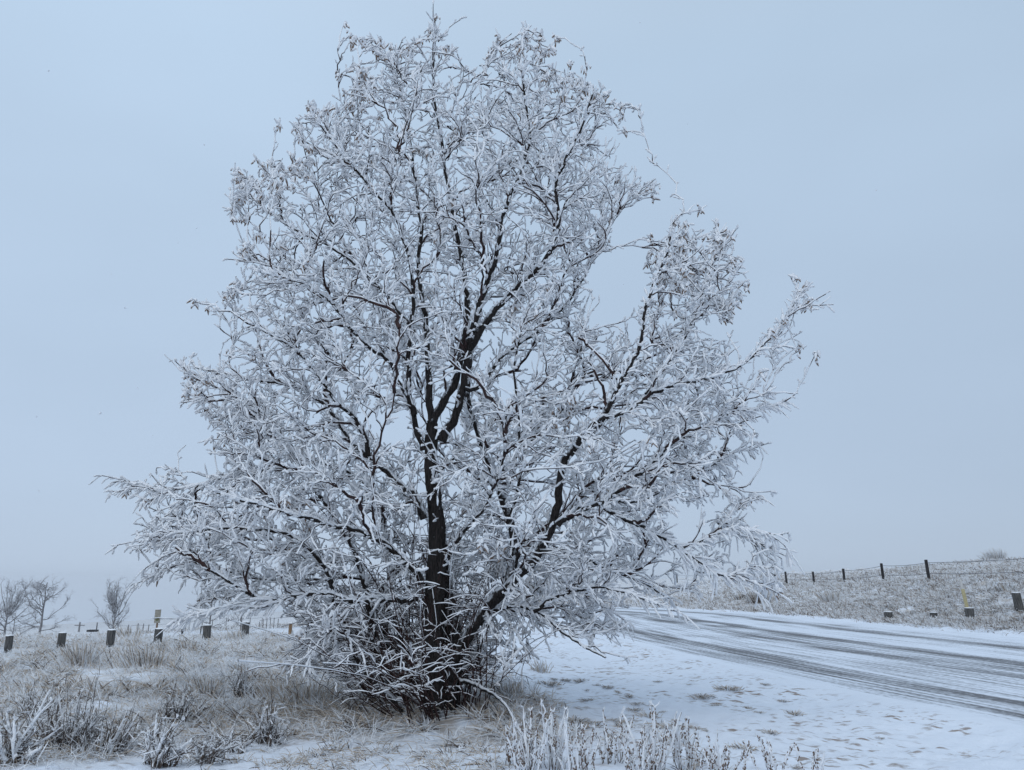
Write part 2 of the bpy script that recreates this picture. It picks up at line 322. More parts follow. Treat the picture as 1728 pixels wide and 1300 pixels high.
# limbs: image points, start/end depth offset, start/end width in image px
LIMBS = [
 ('trunk', [(735,1222),(732,1180),(733,1120),(730,1050),(735,980),(738,900),(733,840),(726,780),(729,715)], 0, 0, 62, 25),
 ('trunk', [(752,1215),(765,1150),(768,1100),(762,1040),(748,980),(745,920)], .1, .25, 44, 24),
 ('limb', [(752,1180),(768,1120),(785,1078),(806,1048),(828,1015),(860,985),(905,940),(938,880),(945,800),(962,758),(1008,722),(1024,694)], 0, -.7, 29, 15),
 ('limb', [(806,1050),(850,1000),(872,940),(862,880),(835,808),(808,740),(788,676),(792,600),(812,520),(835,440)], .1, 1.5, 26, 7),
 ('limb', [(729,715),(722,640),(722,586),(712,510),(705,450),(712,380),(700,300),(690,220),(672,140),(640,80)], 0, .8, 20, 4),
 ('limb', [(729,715),(742,685),(767,650),(777,612),(785,560),(790,520),(782,450),(765,370),(752,290),(742,220),(730,150),(735,60)], 0, .1, 22, 4),
 ('limb', [(745,745),(760,722),(769,699),(782,652),(788,590),(800,540),(818,490),(838,430),(848,360),(880,290),(895,240),(890,190),(880,120)], 0, -.7, 24, 5),
 ('limb', [(784,656),(806,660),(825,630),(843,604),(900,565),(950,520),(985,470),(1015,400)], -.1, .8, 11, 4),
 ('limb', [(790,590),(830,530),(870,485),(925,440),(945,380),(935,310),(980,220),(1000,160)], -.1, -1.2, 18, 4),
 ('limb', [(715,760),(703,730),(693,680),(688,625),(693,560),(700,500),(690,430),(665,360),(620,310),(575,255),(530,200)], 0, -1.0, 15, 4),
 ('limb', [(700,700),(688,665),(672,644),(657,610),(617,583),(594,560),(570,520),(520,480),(440,460)], -.1, -1.1, 13, 4),
 ('limb', [(700,560),(660,505),(610,455),(560,415),(500,390),(440,350),(400,300)], 0, .9, 11, 4),
 ('limb', [(717,875),(706,840),(675,817),(645,790),(620,770),(586,740),(560,690),(500,650),(420,640),(330,620)], -.1, 1.1, 17, 4),
 ('limb', [(622,770),(615,730),(595,700),(576,690),(540,640),(500,590),(430,550)], -.1, -.9, 12, 4),
 ('limb', [(712,985),(697,955),(652,918),(615,900),(560,885),(500,870),(430,850),(360,830)], -.15, -1.6, 20, 5),
 ('limb', [(715,1010),(660,1010),(600,1015),(540,1000),(490,1008),(440,1014),(395,985),(355,962)], -.1, -.8, 14, 6),
 ('limb', [(490,1008),(440,1028),(400,1022),(350,1032),(300,1045)], -.5, -1.0, 6, 3),
 ('limb', [(705,1195),(670,1150),(640,1110),(628,1060),(618,1000),(605,940),(570,880),(530,820),(500,770),(440,720)], .1, .5, 26, 5),
 ('limb', [(690,1200),(640,1165),(610,1120),(580,1060),(565,1000),(540,940),(490,900),(400,890),(290,900)], -.1, -.5, 22, 5),
 ('limb', [(700,1190),(660,1130),(650,1060),(655,990),(650,900),(640,840),(600,800),(540,780)], .2, 1.7, 18, 5),
 ('limb', [(540,800),(470,790),(400,800),(330,820),(270,830),(220,815)], 0, .3, 10, 3),
 ('limb', [(1024,694),(1059,626),(1084,574),(1086,530),(1106,471),(1127,428),(1132,390)], -.9, -.9, 12, 4),
 ('limb', [(975,745),(1010,705),(1059,697),(1097,665),(1135,650),(1190,640),(1223,629),(1252,618),(1285,585),(1311,559),(1335,520),(1349,498)], -.9, -.3, 12, 4),
 ('limb', [(1090,665),(1124,618),(1165,555),(1190,480),(1210,420)], -.8, .2, 9, 4),
 ('limb', [(940,885),(975,860),(1016,848),(1040,830),(1068,809),(1100,785),(1131,749),(1165,735),(1200,715),(1240,691),(1290,690),(1318,680)], -.6, -.2, 15, 3),
 ('limb', [(1020,845),(1080,850),(1130,820),(1190,790),(1245,760)], -.5, .6, 8, 4),
 ('limb', [(1010,850),(1050,875),(1095,895),(1139,921),(1183,950),(1222,977),(1260,960)], -.5, -.5, 11, 4),
 ('limb', [(1150,925),(1200,905),(1240,890),(1290,900)], -.5, -.5, 7, 3),
 ('limb', [(810,1040),(845,1025),(874,1020),(914,1036),(940,1058),(963,1078),(1000,1098),(1022,1110)], 0, -.9, 13, 4),
 ('limb', [(900,1032),(950,1000),(1010,990),(1060,1000),(1110,1020)], -.4, -.9, 11, 4),
 ('limb', [(766,1146),(800,1155),(818,1164),(849,1183),(865,1210),(878,1235)], 0, -.9, 9, 5),
 ('limb', [(835,808),(870,770),(905,735),(950,690),(990,620),(1010,560)], .3, 1.6, 9, 4),
 ('limb', [(860,880),(880,800),(875,700),(865,620),(880,560)], .2, -.9, 8, 4),
 ('limb', [(740,960),(780,900),(820,860),(850,780),(855,700)], 0, -1.2, 10, 4),
 ('limb', [(910,930),(960,930),(1020,960),(1080,980),(1130,1010)], -.4, .7, 9, 4),
 ('limb', [(690,620),(660,560),(640,500),(600,440),(560,380),(520,330),(480,290)], .1, 1.5, 8, 3),
 ('limb', [(735,800),(780,760),(800,700),(830,640),(870,590)], 0, 1.8, 8, 3),
]
def curve(pts, n):
    pts = np.asarray(pts, float); d = np.r_[0, np.cumsum(np.linalg.norm(np.diff(pts, axis=0), axis=1))]
    t = np.linspace(0, d[-1], n); q = np.stack([np.interp(t, d, pts[:, i]) for i in range(pts.shape[1])], 1)
    for _ in range(2): q[1:-1] = (q[:-2]+2*q[1:-1]+q[2:])/4
    return q
nodes = []; tang = []; nrad = []
trunk_mb = Mb(); limb_objs = []
frost_limb = Mb()
for nm, pts, d0, d1, w0, w1 in LIMBS:
    n = max(10, len(pts)*4); q = curve(pts, n); f = np.linspace(0, 1, n)
    Yd = TY+d0+(d1-d0)*f**1.2
    P = at(q[:, 0], q[:, 1], Yd)
    r = (w0+(w1-w0)*f**.6)*.5/1300*P[:, 1]*(.78 if nm == 'trunk' else (.72 if w0 >= 20 else .82))
    if nm != 'trunk': P[1:-1] += rng.normal(0, 1, (n-2, 3))*np.minimum(r[1:-1, None]*.35, .012)
    base = P[0, 2] < .8
    if base:
        P[0, 2] = TL[2]-.15; r[:2] *= 1.12
    sides = 18 if w0 > 35 else (10 if w0 > 14 else 7)
    V, F_ = tubes(P[None], r[None], sides)
    # bark ridges
    V = V.reshape(n, sides, 3); cen = P[:, None]; amp = 1+.10*np.sin(np.arange(sides)*2.4+rng.uniform(0, 6))[None, :, None]+.07*rng.normal(0, 1, (n, sides, 1))
    V = (cen+(V-cen)*amp).reshape(-1, 3)
    mb = Mb().add(V, F_)
    o = part(mb, nm, 'bark')
    T = np.gradient(P, axis=0); T /= np.linalg.norm(T, axis=1, keepdims=True)
    st = 1 if nm == 'limb' else 2
    i0 = n//4 if base else 1
    nodes.append(P[i0::st]); tang.append(T[i0::st]); nrad.append(r[i0::st])
    # snow lying along the upper side of leaning limbs
    lean = 1-np.abs(T[:, 2])**3
    fr_ = r*(.62*lean)*rng.uniform(.6, 1.15, n)+.002+.011*np.clip(1.6-r/.022, 0, 1)*lean**.5*(P[:, 2] > 1.2)
    if w0 < 45: frost_limb.tube(P[1:]+np.stack([0*r, 0*r, r*.72], 1)[1:], fr_[1:], 7)
nodes = np.concatenate(nodes); tang = np.concatenate(tang); nrad = np.concatenate(nrad)
thin = (nrad < .045) & (nodes[:, 2] > 1.2); THIN = np.stack([nodes[thin]-tang[thin]*.1, nodes[thin]], 1)

OUT = np.array([(730,5),(750,60),(790,95),(820,75),(850,60),(885,45),(935,65),(955,115),(1010,140),(1080,185),(1070,260),(1112,295),(1110,335),(1068,345),(1038,400),(1022,470),(1012,535),(1052,535),(1082,450),(1096,385),(1140,355),(1205,365),(1240,395),(1255,450),(1262,490),(1232,545),(1255,590),(1300,545),(1325,480),(1392,498),(1385,520),(1362,600),(1300,640),(1330,675),(1285,705),(1300,760),(1262,800),(1290,845),(1255,870),(1275,890),(1332,930),(1305,1005),(1250,985),(1205,965),(1175,1015),(1120,985),(1070,1010),(1050,1085),(1010,1100),(960,1060),(905,1080),(915,1170),(860,1200),(760,1210),(690,1210),(600,1180),(520,1150),(470,1150),(480,1100),(500,1060),(470,1025),(430,1015),(350,1025),(290,1045),(350,1000),(300,980),(235,985),(262,940),(200,922),(245,865),(175,805),(215,805),(270,790),(335,790),(355,720),(315,680),(290,610),(375,590),(330,510),(392,470),(385,430),(425,400),(385,365),(388,290),(450,268),(505,262),(465,210),(520,170),(585,185),(565,120),(585,95),(575,40),(610,65),(680,70),(715,40)], float)
def inside(p):
    x, y = p[:, 0], p[:, 1]; c = np.zeros(len(p), bool); j = len(OUT)-1
    for i in range(len(OUT)):
        xi, yi = OUT[i]; xj, yj = OUT[j]
        m = ((yi > y) != (yj > y)) & (x < (xj-xi)*(y-yi)/(yj-yi+1e-9)+xi); c ^= m; j = i
    return c
def edist(p):
    d = np.full(len(p), 1e9)
    for i in range(len(OUT)):
        a, b = OUT[i], OUT[(i+1) % len(OUT)]; ab = b-a; t = np.clip(((p-a)@ab)/(ab@ab), 0, 1)
        d = np.minimum(d, np.linalg.norm(p-(a+t[:, None]*ab), axis=1))
    return d
# places where the sky shows through (image px, radius)
GAPS = [(1060,425,18),(1045,505,24),(655,722,34),(1030,470,40),(862,640,34),(630,880,18),(905,800,34),(880,870,22),(1165,900,40),(1245,930,28),(1270,800,35),(1060,770,26),(1200,560,26),(620,700,24),(570,660,20),(1010,930,20),(1230,740,26),(1150,860,24),(910,620,26),(1010,545,30),(1080,480,30),(765,820,16),(1060,730,20),(640,650,18)]
def targets(n, erode, lo_y=1130, emax=1e9, fade=60):
    outp = []
    while sum(map(len, outp)) < n:
        p = np.stack([rng.uniform(170, 1400, n*3), rng.uniform(0, lo_y, n*3)], 1); p = p[inside(p)]; d = edist(p); kk = (d > erode) & (d < emax) & (rng.random(len(d)) < np.clip(d/fade, .22, 1)); p = p[kk]; d = d[kk]
        k = np.ones(len(p), bool)
        for gx, gy, gr in GAPS: k &= (np.hypot(p[:, 0]-gx, p[:, 1]-gy) > gr*rng.uniform(.6, 1.15, len(p)))
        k &= rng.random(len(p)) < np.clip(.75+.35*wav(p[:, 0]/60, p[:, 1]/60, 1.0, 77), .25, 1)
        p, d = p[k], d[k]
        dm = d/1300*TY; half = .80*np.sqrt(np.clip(dm*(7.4-dm), .02, 11)); half = np.minimum(half, 2.9)
        sgn = np.where(rng.random(len(p)) < .33, -1, 1); dep = TY+np.where(sgn < 0, -.62, 1)*rng.random(len(p))*half
        k = ~((np.abs(p[:, 0]-745) < 110) & (p[:, 1] > 880) & (dep < TY+.1) & (rng.random(len(p)) < .7))
        k &= ~((np.abs(p[:, 0]-735) < 60) & (p[:, 1] > 600) & (dep < TY) & (rng.random(len(p)) < .3))
        dl = np.full(len(p), 1e9)
        for q_ in LPX: dl = np.minimum(dl, np.hypot(p[:, 0]-q_[0], p[:, 1]-q_[1]))
        k &= ~((dl < 17) & (dep < TY+.3) & (rng.random(len(p)) < .75))
        p, dep = p[k], dep[k]
        outp.append(at(p[:, 0], p[:, 1], dep))
    return np.concatenate(outp)[:n]
LPX = np.concatenate([curve(l[1], 30)[:int(30*.75)] for l in LIMBS if l[4] >= 11])
ROOT = np.array([-.95, TY, 1.2])
def grow(T, maxd, mind, K, sag, wig):
    """connect each target to the best node so far; returns polylines and parents' radii"""
    global nodes, tang, nrad
    T = T[np.argsort(np.linalg.norm(T-ROOT, axis=1))]
    res = []; rr = []
    for ch in np.array_split(T, 6):
        kd = kdtree.KDTree(len(nodes))
        for i, p in enumerate(nodes): kd.insert(p, i)
        kd.balance(); newN, newT = [], []
        for t in ch:
            best = None
            for co, i, d in kd.find_n(t, 14):
                if d < mind or d > maxd: continue
                v = (t-nodes[i])/d; c = float(v@tang[i]); outw = (nodes[i]-ROOT); outw = outw/(np.linalg.norm(outw)+1e-6)
                o_ = float(v@outw)
                if c < CMIN or float(v@outw) < OMIN: continue
                s = d*(2.4-1.1*c-.7*o_)
                if best is None or s < best[0]: best = (s, i, d)
            if best is None: continue
            _, i, d = best; p0 = nodes[i]; f = np.linspace(0, 1, K)[:, None]
            ctl = p0+tang[i]*d*.35+np.array([0, 0, sag*d])
            P = (1-f)**2*p0+2*f*(1-f)*ctl+f*f*t
            P[1:-1] += rng.normal(0, wig*d, (K-2, 3))
            res.append(P); rr.append(nrad[i])
            Tn = np.gradient(P, axis=0); Tn /= np.linalg.norm(Tn, axis=1, keepdims=True)+1e-9
            newN.append(P[1:]); newT.append(Tn[1:])
        if newN:
            nn = np.concatenate(newN); nodes = np.concatenate([nodes, nn]); tang = np.concatenate([tang, np.concatenate(newT)])
            nrad = np.concatenate([nrad, np.full(len(nn), CUR)])
    return np.array(res), np.array(rr)
br = Mb(); tw = Mb(); fr1 = Mb()
CUR = .014; CMIN = .25; OMIN = .15
P1, _ = grow(targets(330, 36), 1.9, .25, 9, .03, .018)
P1 = P1[P1[:, -1, 2] < 8.6]; r = np.linspace(.019, .008, 9)[None]*rng.uniform(.8, 1.2, (len(P1), 1))*np.interp(P1[:, -1, 2], [5, 8.6], [1, .55])[:, None]; br.tube(P1, r*1.3, 6)
up = np.array([0, 0, 1.])
fr1.tube(P1+up*.019, np.linspace(.008, .012, 9)[None]*rng.uniform(.6, 1.1, P1.shape[:2]), 6)
CUR = .009; CMIN = .05; OMIN = .55
PK = np.array([(731,8),(733,30),(775,35),(580,42),(607,68),(632,70),(676,75),(840,65),(884,45),(900,55),(938,65),(505,158),(521,180),(470,212),(570,125),(455,275),(400,290),(385,340),(385,438),(330,510),(290,610),(172,803),(190,830),(200,920),(232,985),(245,960),(1015,150),(1080,185),(1110,280),(1115,325),(1140,358),(1182,355),(1208,375),(1242,388),(1338,470),(1360,485),(1393,497),(1395,515),(1375,600),(1338,665),(1300,830),(1330,900),(1335,935),(1250,450),(1270,480),(1300,560),(1022,478),(960,110),(990,115),(310,680),(265,790),(300,765),(350,500),(400,400),(1310,1000),(1290,1010),(1180,1040),(1150,1035),(1055,1110),(280,1060),(320,1050)], float)
kk = np.linalg.norm(PK-np.array([730, 600]), axis=1) > 0
P1b, _ = grow(at(PK[:, 0], PK[:, 1], TY+rng.normal(0, .35, len(PK))+np.where(PK[:, 0] > 1090, -.4, 0)), 1.15, .12, 8, .02, .02)
CUR = .007; P2b, _ = grow(targets(620, 1, emax=30, fade=1), .75, .10, 7, .01, .02)
CUR = .008; OMIN = .1
P2, _ = grow(targets(1900, 16), 1.2, .12, 7, .02, .028)
r = np.linspace(.0105, .005, 7)[None]*rng.uniform(.8, 1.2, (len(P2), 1)); br.tube(P2, r, 5)
fr1.tube(P2+up*.010, np.linspace(.007, .012, 7)[None]*rng.uniform(.6, 1.25, P2.shape[:2]), 6)
for Pq in (P1b, P2b):
    kq = Pq.shape[1]; br.tube(Pq, np.linspace(.0095, .0045, kq)[None]*rng.uniform(.8, 1.15, (len(Pq), 1)), 5)
    fr1.tube(Pq+up*.008, np.r_[np.linspace(.006, .0125, kq-1), .003][None]*rng.uniform(.7, 1.2, Pq.shape[:2]), 6)
CUR = .004; CMIN = -.3; OMIN = -.6
P3, _ = grow(targets(6000, 6), .62, .06, 6, .0, .04)
tw.tube(P3, np.linspace(.0068, .0042, 6)[None]*np.ones((len(P3), 1)), 4)
fr1.tube(P3+up*.008, np.array([.007, .009, .0115, .0125, .011, .002])[None]*rng.uniform(.65, 1.25, P3.shape[:2]), 6)
# frosted twigs: laterals and tips off every fine branch
def twig_set(P, per, lmin, lmax):
    n = len(P); K = P.shape[1]; reps = []
    T = np.gradient(P, axis=1); T /= np.linalg.norm(T, axis=2, keepdims=True)+1e-9
    for j in range(per):
        k = rng.integers(1, K, n) if j else np.full(n, K-1)
        p0 = P[np.arange(n), k]; t = T[np.arange(n), k]
        side = rng.normal(0, 1, (n, 3)); side -= (side*t).sum(1, keepdims=True)*t; side /= np.linalg.norm(side, axis=1, keepdims=True)+1e-9
        mixv = rng.uniform(.35, 1.1, (n, 1)) if j else rng.uniform(0, .6, (n, 1))
        d = t+side*mixv; d /= np.linalg.norm(d, axis=1, keepdims=True)
        hgt = p0[:, 2]; outer = np.clip((np.abs(p0[:, 0]+.9)-1.5)/3, 0, 1)
        g_ = np.interp(hgt, [.5, 3.5, 5.5, 9], [-.65, -.5, .0, .35])*(.35+1.0*outer)*(1+.7*((p0[:, 0] > 2) & (hgt < 4)))+rng.normal(0, .45, n)
        ln = rng.uniform(lmin, lmax, n)*np.interp(hgt, [1, 4, 8], [1.2, 1.0, .9])
        f = np.array([0, .15, .3, .45, .6, .75, .9, .97, 1.])[None, :, None]
        bend = rng.normal(0, .30, (n, 3)); bend[:, 2] += g_*.55
        Q = p0[:, None]+d[:, None]*ln[:, None, None]*f+bend[:, None]*ln[:, None, None]*f**1.8
        Q[:, 1:7] += rng.normal(0, .0035, (n, 6, 3))
        reps.append(Q)
    return np.concatenate(reps)
W = np.concatenate([twig_set(P3, 4, .05, .155), twig_set(P2, 3, .06, .17), twig_set(P1, 4, .07, .18), twig_set(P1b, 9, .05, .15), twig_set(P2b, 5, .04, .13), twig_set(np.repeat(THIN, 3, 0), 2, .07, .18)])
keep = (W[:, -1, 2] > .25) & (rng.random(len(W)) < .88); W = W[keep]
tw.tube(W[:, [0, 2, 4, 6]], np.linspace(.0040, .0026, 4)[None]*np.ones((len(W), 1)), 4)
hz = 1-np.abs((W[:, -1]-W[:, 0])[:, 2]/(np.linalg.norm(W[:, -1]-W[:, 0], axis=1)+1e-6))**2
off = up[None, None]*(.002+.0055*hz)[:, None, None]
prof = np.array([.5, .75, .9, 1.0, 1.05, 1.0, .85, .6, .06])[None]
fr2 = Mb(); fr2.tube(W+off, prof*rng.uniform(.0082, .0155, (len(W), 1))*(1+.25*(rng.random((len(W), 1)) < .12))*rng.uniform(.62, 1.38, W.shape[:2]), 6)
# leaf and seed clusters capped with frost, mostly at tips
tips = np.concatenate([P3[:, -1], P2[:, -1], P1b[:, -1], P1b[:, -1]+.02, P2b[:, -1]]); tp = tips-np.array([0, 0, EYE])
c_, s_ = math.cos(PITCH), math.sin(PITCH)
dep = tp[:, 1]*c_+tp[:, 2]*s_; px = 864+1300*tp[:, 0]/dep; py = 650-1300*(-tp[:, 1]*s_+tp[:, 2]*c_)/dep
ed = edist(np.stack([px, py], 1)); pr = np.where(ed < 24, .36, .02)*np.interp(py, [0, 400, 800, 1100], [1.3, .9, .35, .1])
for cx, cy, rr_ in ((885,540,34),(1150,380,40),(1145,455,40),(1115,520,30),(490,880,45),(955,700,30),(1185,400,30),(430,300,40),(1080,250,30),(480,290,30),(330,640,25),(960,130,40),(900,60,40),(600,150,40),(830,940,30)):
    pr = np.maximum(pr, np.where(np.hypot(px-cx, py-cy) < rr_, .6, 0))
sel = tips[rng.random(len(tips)) < pr]
lv = Mb(); fr3 = Mb(); m_ = 5
base_ = np.repeat(sel, m_, 0)+rng.normal(0, .028, (len(sel)*m_, 3)); n = len(base_)
dr = np.stack([rng.normal(0, .35, n), rng.normal(0, .35, n), -rng.uniform(.5, 1.1, n)], 1)*rng.uniform(.05, .115, n)[:, None]
f = np.linspace(0, 1, 4)[None, :, None]; Q = base_[:, None]+dr[:, None]*f
lv.tube(Q, np.array([.005, .013, .011, .004])[None]*np.ones((n, 1)), 5)
fr3.tube(Q*1.0+np.array([0, 0, .016])+rng.normal(0, .003, Q.shape), np.array([.019, .021, .016, .005])[None]*rng.uniform(.7, 1.2, (n, 1)), 6)
cap = sel[:, None]+np.linspace(-1, 1, 4)[None, :, None]*rng.normal(0, .028, (len(sel), 1, 3))+np.array([0, 0, .028])
fr3.tube(cap, np.array([.010, .026, .026, .008])[None]*rng.uniform(.8, 1.25, (len(sel), 1)), 7)
# suckers: thin bare reddish shoots fanning up round the foot of the tree
S = []
for i in range(400):
    a = rng.uniform(0, 6.28); r0 = rng.uniform(.05, .55); a = a if (math.sin(a) > -.1 or rng.random() < .35) else -a; b0 = np.array([-.98+r0*math.cos(a)*1.5-.15, TY+r0*math.sin(a), .05+rng.uniform(0, .9)*(rng.random() < .5)])
    ln = rng.uniform(.7, 2.6); spread = rng.uniform(.12, .85); ax = math.cos(a)*(.7 if math.cos(a) > 0 else 1.15) - .5
    d = np.array([ax*spread, math.sin(a)*spread, rng.uniform(.35, 1)]); d /= np.linalg.norm(d)
    f = np.linspace(0, 1, 8)[:, None]; bend = rng.normal(0, .26, 3)-np.array([0, 0, .34*spread])
    Q = b0+d*ln*f+bend*ln*f**2; Q[1:] += np.cumsum(rng.normal(0, .014, (7, 3)), 0)
    if Q[-1, 2] < .15 or (Q[-1, 0] < -2.9 and Q[-1, 2] < 1.1) or Q[-1, 0] < -3.4 or (Q[-1, 2] < .45 and abs(Q[-1, 0]+1) > 1.3): continue
    S.append(Q)
S = np.array(S); su = Mb(); su.tube(S, np.linspace(.0085, .003, 8)[None]*rng.uniform(.6, 1.2, (len(S), 1)), 5)
SW = []
for j in range(5):
    k = rng.integers(2, 8, len(S)); p0 = S[np.arange(len(S)), k]; d = rng.normal(0, 1, (len(S), 3)); d[:, 2] = np.abs(d[:, 2])*.8; d /= np.linalg.norm(d, axis=1, keepdims=True)
    f = np.linspace(0, 1, 5)[None, :, None]; ln = rng.uniform(.12, .45, len(S))[:, None, None]
    q = p0[:, None]+d[:, None]*ln*f+np.array([0, 0, -.3])*ln*f**2+rng.normal(0, .008, (len(S), 5, 3)); SW.append(q)
SW = np.concatenate(SW); su.tube(SW, np.linspace(.005, .0025, 5)[None]*np.ones((len(SW), 1)), 4)
sf = SW[rng.random(len(SW)) < .75]; fr3.tube(sf+up*.006, np.array([.4, .9, 1, 1, .4])[None]*rng.uniform(.004, .0095, (len(sf), 1)), 6)
sf = S[rng.random(len(S)) < .65]; fr3.tube(sf+up*.005, np.linspace(.2, 1, 8)[None]*rng.uniform(.004, .008, (len(sf), 1)), 6)
part(br, 'branches', 'bark_thin'); part(tw, 'twigs', 'bark_thin'); part(su, 'basal_shoots', 'bark_red'); part(lv, 'dry_leaves', 'leaf')
fr2.add(np.concatenate(fr1.V), np.concatenate(fr1.F)); fr2.add(np.concatenate(frost_limb.V), np.concatenate(frost_limb.F)); fr2.add(np.concatenate(fr3.V), np.concatenate(fr3.F))
part(fr2, 'frost_coating', 'frost')


# ------------------------------------------------------------------ grass (ground cover)
def blades(X, Y, h, wid, lean, winddir=(-.3, .1), K=4):
    n = len(X); z = height(X, Y); p0 = np.stack([X, Y, z-.01], 1)
    a = rng.uniform(0, 6.28, n); dd = np.stack([np.cos(a)*lean+winddir[0]*lean, np.sin(a)*lean+winddir[1]*lean, 1.1-lean*.55], 1)
    f = np.linspace(0, 1, K)[None, :, None]
    P = p0[:, None]+dd[:, None]*h[:, None, None]*f+np.stack([np.cos(a), np.sin(a), -1.2+0*a], 1)[:, None]*(h*lean*.45)[:, None, None]*f**2
    Rr = wid[:, None]*np.array([.7, 1, .9, .35] if K == 4 else np.linspace(1, .4, K))[None]
    return P, Rr
def clumped(n, x0, x1, y0, y1, per, sig, mask):
    nc = n//per; out = []
    cx = []; 
    while len(cx) < nc:
        # even in the picture: denser nearer
        Y = np.exp(rng.uniform(math.log(y0), math.log(y1), nc*3)); X = x0(Y)+(x1(Y)-x0(Y))*rng.random(nc*3)
        k = rng.random(nc*3) < mask(X, Y)*np.clip(.6+.55*wav(X, Y, 1.1, 21), .06, 1); cx += list(zip(X[k], Y[k]))
    cx = np.array(cx[:nc]); c = np.repeat(cx, per, 0); sc_ = (sig*(.6+c[:, 1]/25))[:, None]
    c = c+rng.normal(0, 1, c.shape)*sc_; return c[:, 0], c[:, 1], cx
fm = lambda X, Y: field_mask(X, Y)**2*(1-sstep(.2, 1.5, X))
def grass_layer(name, n, y0, y1, x0, x1, mask, hm, wm, mats, share, per=14, sig=.09, leanr=(.25, 1.0)):
    mb = Mb(); X, Y, _ = clumped(n, x0, x1, y0, y1, per, sig, mask)
    h = hm*rng.uniform(.45, 1.25, len(X))*(1+Y/55); wd = wm*rng.uniform(.6, 1.3, len(X))*(.55+Y/22)
    P, Rr = blades(X, Y, h, wd, rng.uniform(*leanr, len(X)))
    u = rng.random(len(X)); c0 = 0
    cl = np.repeat(rng.random(len(X)//per+1), per)[:len(X)]; u = .55*u+.45*cl
    q = np.quantile(u, np.cumsum(share)); 
    for i, qq in enumerate(q):
        k = (u >= c0) & (u <= qq); mb.tube(P[k], Rr[k], 3, i); c0 = qq
    o = mb.build(name, mats); return o
left0 = lambda Y: -.78*Y-1
o = grass_layer('frosted_grass', 78000, 6.6, 34, left0, lambda Y: 1.5+0*Y, fm, .17, .0040, ['blade_w', 'blade_t', 'blade_d'], [.74, .23, .03])
tag(o, 'frosted pale grass covering the field left of the tree', 'grass', kind='stuff')
bank = lambda X, Y: sstep(.25, 1.0, X-road_x(np.ones_like(X), Y))
def x0b(Y): return road_x(np.ones_like(Y), Y)
o = grass_layer('bank_grass', 170000, 19, 120, x0b, lambda Y: .74*Y+2, bank, .16, .0052, ['blade_w', 'bank_straw', 'blade_d'], [.58, .32, .10], per=12, sig=.16, leanr=(.2, .9))
tag(o, 'frosted dry grass and low brush covering the bank beyond the road', 'grass', kind='stuff')
o = grass_layer('frosted_bunch_grass', 26000, 6.6, 24, left0, lambda Y: 1.0+0*Y, fm, .24, .0052, ['blade_w', 'blade_t', 'blade_d'], [.52, .33, .15], per=55, sig=.045, leanr=(.3, 1.2))
tag(o, 'coarser frosted bunches standing in the left field grass', 'grass', kind='stuff')
xa = lambda Y: -3.4+0*Y
o = grass_layer('low_grass', 4200, 6.6, 10, xa, lambda Y: 1.8+0*Y, lambda X, Y: .5+0*X, .11, .0040, ['blade_w', 'blade_t', 'blade_d'], [.55, .35, .10], per=30, sig=.06, leanr=(.3, 1.3))
tag(o, 'short frosted grass poking through the snow in front of the tree', 'grass', kind='stuff')
# tan dead grass round the foot of the tree
mb = Mb(); n = 9000; a = rng.uniform(0, 6.28, n); rr_ = np.abs(rng.normal(0, 1.0, n)); X = -1.5+rr_*np.cos(a)*1.45; Y = TY+.3+rr_*np.sin(a)*.8
k = (X < .6) & (Y > TY-.42-.12*wav(X, Y, 3, 8)+.25*(X > -1.1)); X, Y = X[k], Y[k]; n = len(X)
P, Rr = blades(X, Y, rng.uniform(.10, .30, n), rng.uniform(.003, .005, n), rng.uniform(.4, 1.2, n)); u = rng.random(n)
mb.tube(P[u < .62], Rr[u < .62], 3, 1); mb.tube(P[u >= .62], Rr[u >= .62], 3, 0)
tag(mb.build('straw_grass', ['blade_w', 'blade_t']), 'matted straw coloured grass round the foot of the frosted tree', 'grass', kind='stuff')

# tufts standing out of the snow on the verge: individuals sharing meshes
tuft_px = [(905,1125),(935,1141),(955,1143),(982,1144),(926,1150),(1007,1151),(1025,1155),(1040,1164),(988,1160),(1062,1170),(1075,1183),(1098,1186),(1068,1193),(1119,1196),(990,1177),(1077,1203),(1095,1204),(1033,1210),(1045,1218),(1140,1210),(1160,1222),(1175,1225),(1190,1228),(1128,1222),(1256,1258),(1260,1190),(1280,1197),(1320,1178),(1230,1158),(1165,1150),(970,1212),(1000,1216),(1340,1200),(1380,1210),(1430,1195),(1450,1216),(1360,1235),(1480,1240),(1540,1250),(1410,1165),(1290,1150),(1590,1270),(1640,1285),(1300,1232),(1340,1290),(1110,1145),(1185,1172),(1210,1185)]
protos = []
for i in range(4):
    mb = Mb(); n = 130; a = rng.uniform(0, 6.28, n); r_ = np.abs(rng.normal(0, .045, n)); p0 = np.stack([np.cos(a)*r_*1.5, np.sin(a)*r_, np.zeros(n)-.01], 1)
    ln = rng.uniform(.05, .11, n); le = rng.uniform(.3, 1.1, n); f = np.linspace(0, 1, 4)[None, :, None]
    d = np.stack([np.cos(a)*le, np.sin(a)*le, np.full(n, .9)], 1); P = p0[:, None]+d[:, None]*ln[:, None, None]*f+np.array([0, 0, -.9])*(ln*le*.7)[:, None, None]*f**2
    Rr = rng.uniform(.0025, .0042, n)[:, None]*np.array([.8, 1, .9, .4])[None]; u = rng.random(n)
    for j, (lo, hi) in enumerate(((0, .5), (.5, .88), (.88, 1))):
        k = (u >= lo) & (u < hi); mb.tube(P[k], Rr[k], 3, j)
    o = mb.build('grass_tuft', ['blade_w', 'blade_t', 'blade_d']); protos.append(o)
first = set()
